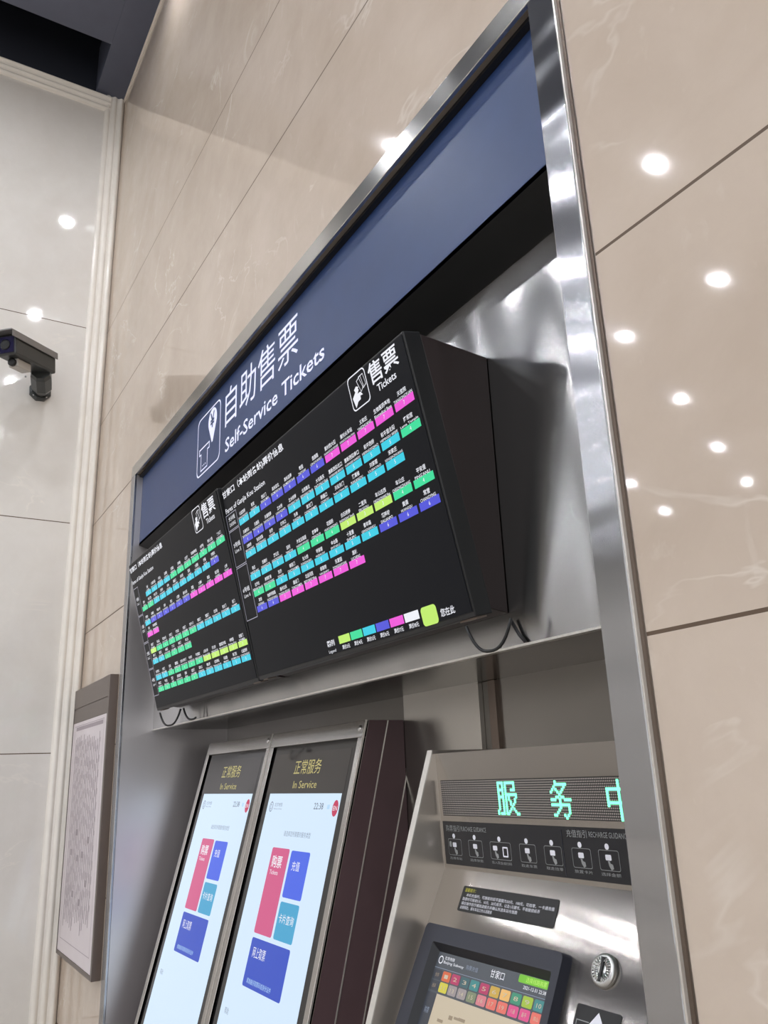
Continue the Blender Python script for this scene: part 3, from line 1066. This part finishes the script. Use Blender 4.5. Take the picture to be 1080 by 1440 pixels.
for i, a in enumerate(cx):
    b = MB()
    UP.disc(b, a - 0.002, 0.188, 0.0055, c1, M['white_vinyl'])
    hw = 0.036 if i == 2 else 0.026
    UP.outline(b, UP.rpts(a - hw, 0.194, a + hw, 0.230, 0.004, 3), 0.0009, c1, gp)
    # a card and a hand below it
    offs = (-0.017, 0.016) if i == 2 else (0.0,)
    for j, o_ in enumerate(offs):
        if i == 2 and j == 1:
            UP.outline(b, UP.rpts(a + o_ - 0.009, 0.203, a + o_ + 0.009, 0.224, 0.002, 2), 0.003, c1, M['white_vinyl'])
            continue
        UP.poly(b, UP.rpts(a + o_ - 0.009, 0.202, a + o_ + 0.006, 0.212, 0.002, 2), c1, M['white_vinyl'])
        UP.poly(b, [(a + o_ - 0.004, 0.213), (a + o_ + 0.001, 0.213), (a + o_ + 0.002, 0.217), (a + o_ + 0.008, 0.219), (a + o_ + 0.009, 0.226), (a + o_ + 0.003, 0.229), (a + o_ - 0.002, 0.222)], c1, gp)
    if i == 0:
        UP.poly(b, UP.rpts(a - 0.022, 0.2, a - 0.013, 0.212, 0.002, 2), c1, gp)
    UP.text(b, caps[i], a - hw * 0.95, 0.2335, a + hw * 0.95, 0.2395, c1, gp)
    b.build('guidance_icon', gs, recalc=False)
# notice sticker
b = MB()
LP.rslab(b, -1.653, 0.034, -1.337, 0.088, 0.004, 0.0003, 0.0015, M['black'])
st = b.build('notice_sticker', av)
b = MB()
c1 = 0.002
LP.text(b, '温馨提示：', -1.644, 0.0385, -1.604, 0.0465, c1, M['yellow_print'])
for i, (s_t, xe) in enumerate((('本机充值时，可接收的纸币面额为50元、100元，可找零、一卡通充值', -1.345), ('购票时可接收5元、10元、20元纸币，以及1元硬币。不收破损纸币', -1.385), ('请在操作前仔细阅读提示并确认所选车站与张数', -1.45), ('如需帮助，请与车站工作人员联系', -1.53))):
    LP.text(b, s_t, -1.634 if i == 0 else -1.644, 0.0495 + 0.009 * i, xe, 0.0567 + 0.009 * i, c1, M['white_vinyl'])
b.build('notice_print', st, recalc=False)
# touchscreen
b = MB()
ox0, ox1, os0, os1 = -1.722, -1.268, 0.126, 0.525
ix0, ix1, is0, is1 = -1.662, -1.302, 0.178, 0.50
po = LP.rpts(ox0, os0, ox1, os1, 0.012)
pf = LP.rpts(ox0 + 0.003, os0 + 0.003, ox1 - 0.003, os1 - 0.003, 0.012)
pi = LP.rpts(ix0 - 0.014, is0 - 0.014, ix1 + 0.012, is1 + 0.014, 0.004)
pg = LP.rpts(ix0, is0, ix1, is1, 0.001)
nn = len(po)
lv = [[LP(a, s, 0.0) for a, s in po], [LP(a, s, 0.022) for a, s in pf], [LP(a, s, 0.022) for a, s in pi], [LP(a, s, 0.006) for a, s in pg]]
for q in range(3):
    b.add(lv[q] + lv[q + 1], [(i, (i + 1) % nn, (i + 1) % nn + nn, i + nn) for i in range(nn)], M['avm_bezel'] if q < 2 else M['avm_bezel_in'])
ts = b.build('touchscreen_bezel', av)
b = MB()
LP.quad(b, ix0, is0, ix1, is1, 0.0062, M['e_t_bg'])
c1, c2 = 0.0068, 0.0074
LP.outline(b, LP.rpts(ix0 + 0.006, 0.185, ix0 + 0.022, 0.201, 0.0079), 0.002, c1, M['e_white'])
LP.text(b, '北京地铁', ix0 + 0.026, 0.184, ix0 + 0.062, 0.191, c1, M['e_white'])
LP.text(b, 'Beijing Subway', ix0 + 0.026, 0.193, ix0 + 0.098, 0.2, c1, M['e_white'])
LP.text(b, '购票充值', ix0 + 0.106, 0.189, ix0 + 0.146, 0.198, c1, M['e_s_grey'])
LP.text(b, '甘家口', -1.475, 0.184, -1.432, 0.199, c1, M['e_white'])
LP.poly(b, LP.rpts(-1.390, 0.179, -1.305, 0.193, 0.003, 2), c1, M['e_t_green'])
LP.text(b, '选择线路购票', -1.368, 0.1815, -1.310, 0.1905, c2, M['e_lime'])
LP.text(b, '2021-12-31 22:38', -1.372, 0.1965, -1.308, 0.2025, c1, M['e_white'])
LP.quad(b, ix0, 0.2085, ix1, 0.2095, c1, M['e_s_grey'])
row1 = ['t_dk', 'c1', 'c2', 'c3', 'c4', 'c2', 'c5', 'c6', 'c7', 'c8', 'c4']
row2 = ['t_dk', 'c13', 'c12', 'c12', 'c14', 'c9', 'c10', 'c10', 'c11', 'c11', 'c10']
nm = ['全部', '1', '2', '3', '4', '5', '6', '7', '8', '9', '10', '选择', '11', '13', '14', '15', '16', '17', '19', '八通', '昌平', '房山']
for rj, rw in enumerate((row1, row2)):
    for i, cn in enumerate(rw):
        a = ix0 + 0.0025 + 0.0327 * i
        s0 = 0.2125 + 0.0215 * rj
        LP.poly(b, LP.rpts(a, s0, a + 0.029, s0 + 0.019, 0.003, 2), c1, M['e_' + cn])
        LP.text(b, nm[rj * 11 + i], a + 0.008, s0 + 0.006, a + 0.021, s0 + 0.0135, c2, M['e_t_brown'] if cn == 't_dk' else M['e_t_cream'])
LP.quad(b, ix0 + 0.035, 0.257, ix1, is1, c1, M['e_t_cream'])
LP.quad(b, ix0, 0.257, ix0 + 0.033, is1, c1, M['e_t_dk'])
rnd = random.Random(4)
for k in range(26):
    a = ix0 + 0.05 + rnd.random() * 0.27
    s = 0.265 + rnd.random() * 0.2
    LP.quad(b, a, s, a + 0.01 + 0.012 * rnd.random(), s + 0.004 + 0.004 * rnd.random(), c2, M['e_t_brown'])
for k in range(5):
    LP.text(b, '购票', ix0 + 0.009, 0.285 + 0.04 * k, ix0 + 0.025, 0.297 + 0.04 * k, c2, M['e_s_grey'])
b.build('touchscreen', ts, recalc=False)
# coin slot
b = MB()
nrm = (LP.n.x, LP.n.y, LP.n.z)
cc = LP(-1.184, 0.139, 0.0)
b.lathe(cc, nrm, [(0.031, 0.0), (0.031, 0.006), (0.028, 0.011), (0.021, 0.012), (0.019, 0.009), (0.010, 0.0105), (0.001, 0.011)], M['satin_chrome'], 36)
for k in range(24):
    t = 2 * math.pi * k / 24
    if abs(math.cos(t)) < 0.2:
        continue
    a0, s0 = -1.184 + 0.0075 * math.cos(t), 0.139 + 0.0075 * math.sin(t)
    a1, s1 = -1.184 + 0.021 * math.cos(t), 0.139 + 0.021 * math.sin(t)
    b.tube([LP(a0, s0, 0.0075), LP((a0 + a1) / 2, (s0 + s1) / 2, 0.0115), LP(a1, s1, 0.0105)], 0.0016, M['chrome'], 6)
o = b.build('coin_slot_plate', av)
b = MB()
LP.slab(b, -1.1865, 0.119, -1.1815, 0.159, 0.006, 0.0125, M['black'])
b.build('coin_slot', o)
# arrow label and the black reader plate beside it
b = MB()
LP.rslab(b, -1.232, 0.198, -1.128, 0.285, 0.006, 0.0003, 0.0015, M['black'])
o = b.build('arrow_label', av)
b = MB()
LP.poly(b, [(-1.178, 0.204), (-1.155, 0.232), (-1.168, 0.232), (-1.168, 0.265), (-1.188, 0.265), (-1.188, 0.232), (-1.201, 0.232)], 0.002, M['white_vinyl'])
for q in ((-1.226, 0.222, -1.196, 0.2235), (-1.226, 0.222, -1.2245, 0.27)):
    LP.quad(b, *q, 0.002, gp)
b.build('arrow', o, recalc=False)
b = MB()
b.extr([LP(-1.072, 0.124, 0.0003), LP(-0.995, 0.124, 0.0003), LP(-0.995, 0.163, 0.0003), LP(-1.089, 0.163, 0.0003)], LP(0, 0, 0.003) - LP(0, 0, 0), M['black'])
b.build('reader_plate', av)

# ------------------------------------------------------------------ notice board
nb = thing('notice_board', 'framed pale notice board on the wall left of the ticket machines', 'notice board', W(-4.67, 0, -0.83))
NX0, NX1, NZ0, NZ1, NT_ = -5.085, -4.238, -0.832, 0.530, 0.042
b = MB()
b.box(NX0, NX1, -NT_ + 0.004, -0.0005, NZ0, NZ1, M['notice_frame'])
b.box(NX1 - 0.028, NX1, -NT_, -NT_ + 0.004, NZ0, NZ1, M['notice_frame'])
b.box(NX0, NX0 + 0.01, -NT_, -NT_ + 0.004, NZ0, NZ1, M['notice_frame'])
b.box(NX0 + 0.01, NX1 - 0.028, -NT_, -NT_ + 0.004, 0.425, NZ1, M['notice_frame'])
b.box(NX0 + 0.01, NX1 - 0.028, -NT_ + 0.002, -NT_ + 0.004, 0.345, 0.415, M['notice_frame'])
b.box(NX0 + 0.01, NX1 - 0.028, -NT_, -NT_ + 0.004, NZ0, NZ0 + 0.02, M['notice_frame'])
b.build('frame', nb, bevel=0.002)
NP = Plane((0, -NT_ + 0.0035, 0), (1, 0, 0), (0, 0, -1))
b = MB()
NP.quad(b, NX0 + 0.012, -0.343, NX1 - 0.030, -NZ0 - 0.021, 0.0008, M['paper'])
nz = b.build('printed_sheet', nb)
b = MB()
NP.quad(b, NX0 + 0.10, -0.318, NX1 - 0.10, -0.298, 0.0014, M['ink'])
rnd = random.Random(7)
for i in range(15):
    a = NX0 + 0.11 + 0.041 * i
    s0, s1 = -0.27 + 0.05 * rnd.random(), 0.70 - 0.08 * rnd.random()
    NP.quad(b, a, s0, a + 0.011, s1, 0.0014, M['ink'])
    # station names set beside each line of the table
    s = s0 + 0.03
    while s < s1 - 0.05:
        NP.quad(b, a + 0.016, s, a + 0.026, s + 0.02 + 0.03 * rnd.random(), 0.0014, M['ink_pale'])
        s += 0.06 + 0.03 * rnd.random()
for k in range(8):
    a = NX0 + 0.12 + 0.055 * rnd.randrange(10)
    s = -0.15 + 0.7 * rnd.random()
    NP.quad(b, a, s, a + 0.045, s + 0.03, 0.0016, M['ink'])
NP.outline(b, [(NX0 + 0.06, -0.325), (NX1 - 0.08, -0.325), (NX1 - 0.08, 0.75), (NX0 + 0.06, 0.75)], 0.003, 0.0014, M['ink'])
b.build('print', nz, recalc=False)

# ------------------------------------------------------------------ surveillance camera on the left wall
cv = thing('security_camera', 'charcoal security camera with sunshield on a wall bracket', 'camera', W(XL, -0.38, 2.47))
ax = Vector((0.289, -0.277, -0.06)).normalized()   # where the housing points
sd = ax.cross(Vector((0, 0, 1))).normalized()
upv = sd.cross(ax).normalized()
HL, HW, HH = 0.2225, 0.07, 0.066
hc = W(-4.957, -0.383, 2.495) + ax * HL
cw = W(XL, -0.385, 2.405)                       # bracket foot on the wall


def obox(mb, c, l0, l1, w, h0, h1, m, taper=1.0):
    pts = []
    for h in (h0, h1):
        for (l, s) in ((l0, -w), (l1, -w * taper), (l1, w * taper), (l0, w)):
            pts.append(c + ax * l + sd * s + upv * h)
    mb.hexa(pts, m)


b = MB()
obox(b, hc, -HL, HL * 0.9, HW, -HH, HH, M['cctv'])
b.build('housing', cv, bevel=0.012)
b = MB()
obox(b, hc, HL * 0.9, HL * 0.93, HW * 0.86, -HH * 0.8, HH * 0.8, M['lens'])
b.lathe(hc + ax * HL * 0.93, ax, [(0.034, 0), (0.034, 0.004), (0.024, 0.006), (0.005, 0.004)], M['black'], 18)
b.build('front_window', cv)
b = MB()
obox(b, hc, -HL * 1.02, HL * 1.16, HW + 0.012, HH + 0.006, HH + 0.016, M['cctv_hood'])
obox(b, hc + sd * (HW + 0.009), -HL * 1.02, HL * 1.1, 0.003, HH - 0.03, HH + 0.01, M['cctv_hood'])
obox(b, hc - sd * (HW + 0.009), -HL * 1.02, HL * 1.1, 0.003, HH - 0.03, HH + 0.01, M['cctv_hood'])
b.build('sunshield', cv, bevel=0.004)
b = MB()
c_ = hc - upv * (HH + 0.028) + ax * 0.07
obox(b, c_, -0.075, 0.06, 0.034, -0.026, 0.028, M['cctv_pale'])
o = b.build('infrared_lamp', cv, bevel=0.006)
b = MB()
b.lathe(c_ + ax * 0.06, ax, [(0.026, 0), (0.026, 0.02), (0.018, 0.022)], M['black'], 16)
b.build('lamp_lens', o)
b = MB()
foot = hc - upv * HH - ax * 0.155
end = W(-5.075, -0.385, 2.395)
nd = (end - foot).normalized()
b.lathe(foot - nd * 0.01, nd, [(0.062, 0), (0.07, 0.03), (0.07, (end - foot).length - 0.02), (0.055, (end - foot).length + 0.02)], M['cctv'], 8, False)
b.tube([end, (end + cw) / 2, cw + Vector((0.01, 0, 0))], 0.045, M['cctv'], 10)
b.lathe(cw, (1, 0, 0), [(0.075, 0), (0.075, 0.022), (0.06, 0.032)], M['cctv'], 8, False)
o = b.build('bracket', cv)
b = MB()
for k in range(4):
    t = math.radians(45 + 90 * k)
    b.lathe(cw + Vector((0.026, 0.06 * math.cos(t), 0.06 * math.sin(t))), (1, 0, 0), [(0.006, 0), (0.006, 0.004)], M['screw'], 10)
for s in (-1, 1):
    b.lathe(foot + nd * 0.06 + sd * 0.035 * s - Vector((0, 0.066, 0)), (0.3, -1, 0), [(0.007, 0), (0.007, 0.008)], M['screw'], 10)
b.build('screws', o)

for o in list(bpy.data.objects):
    if '_o' in o.keys():
        del o['_o']
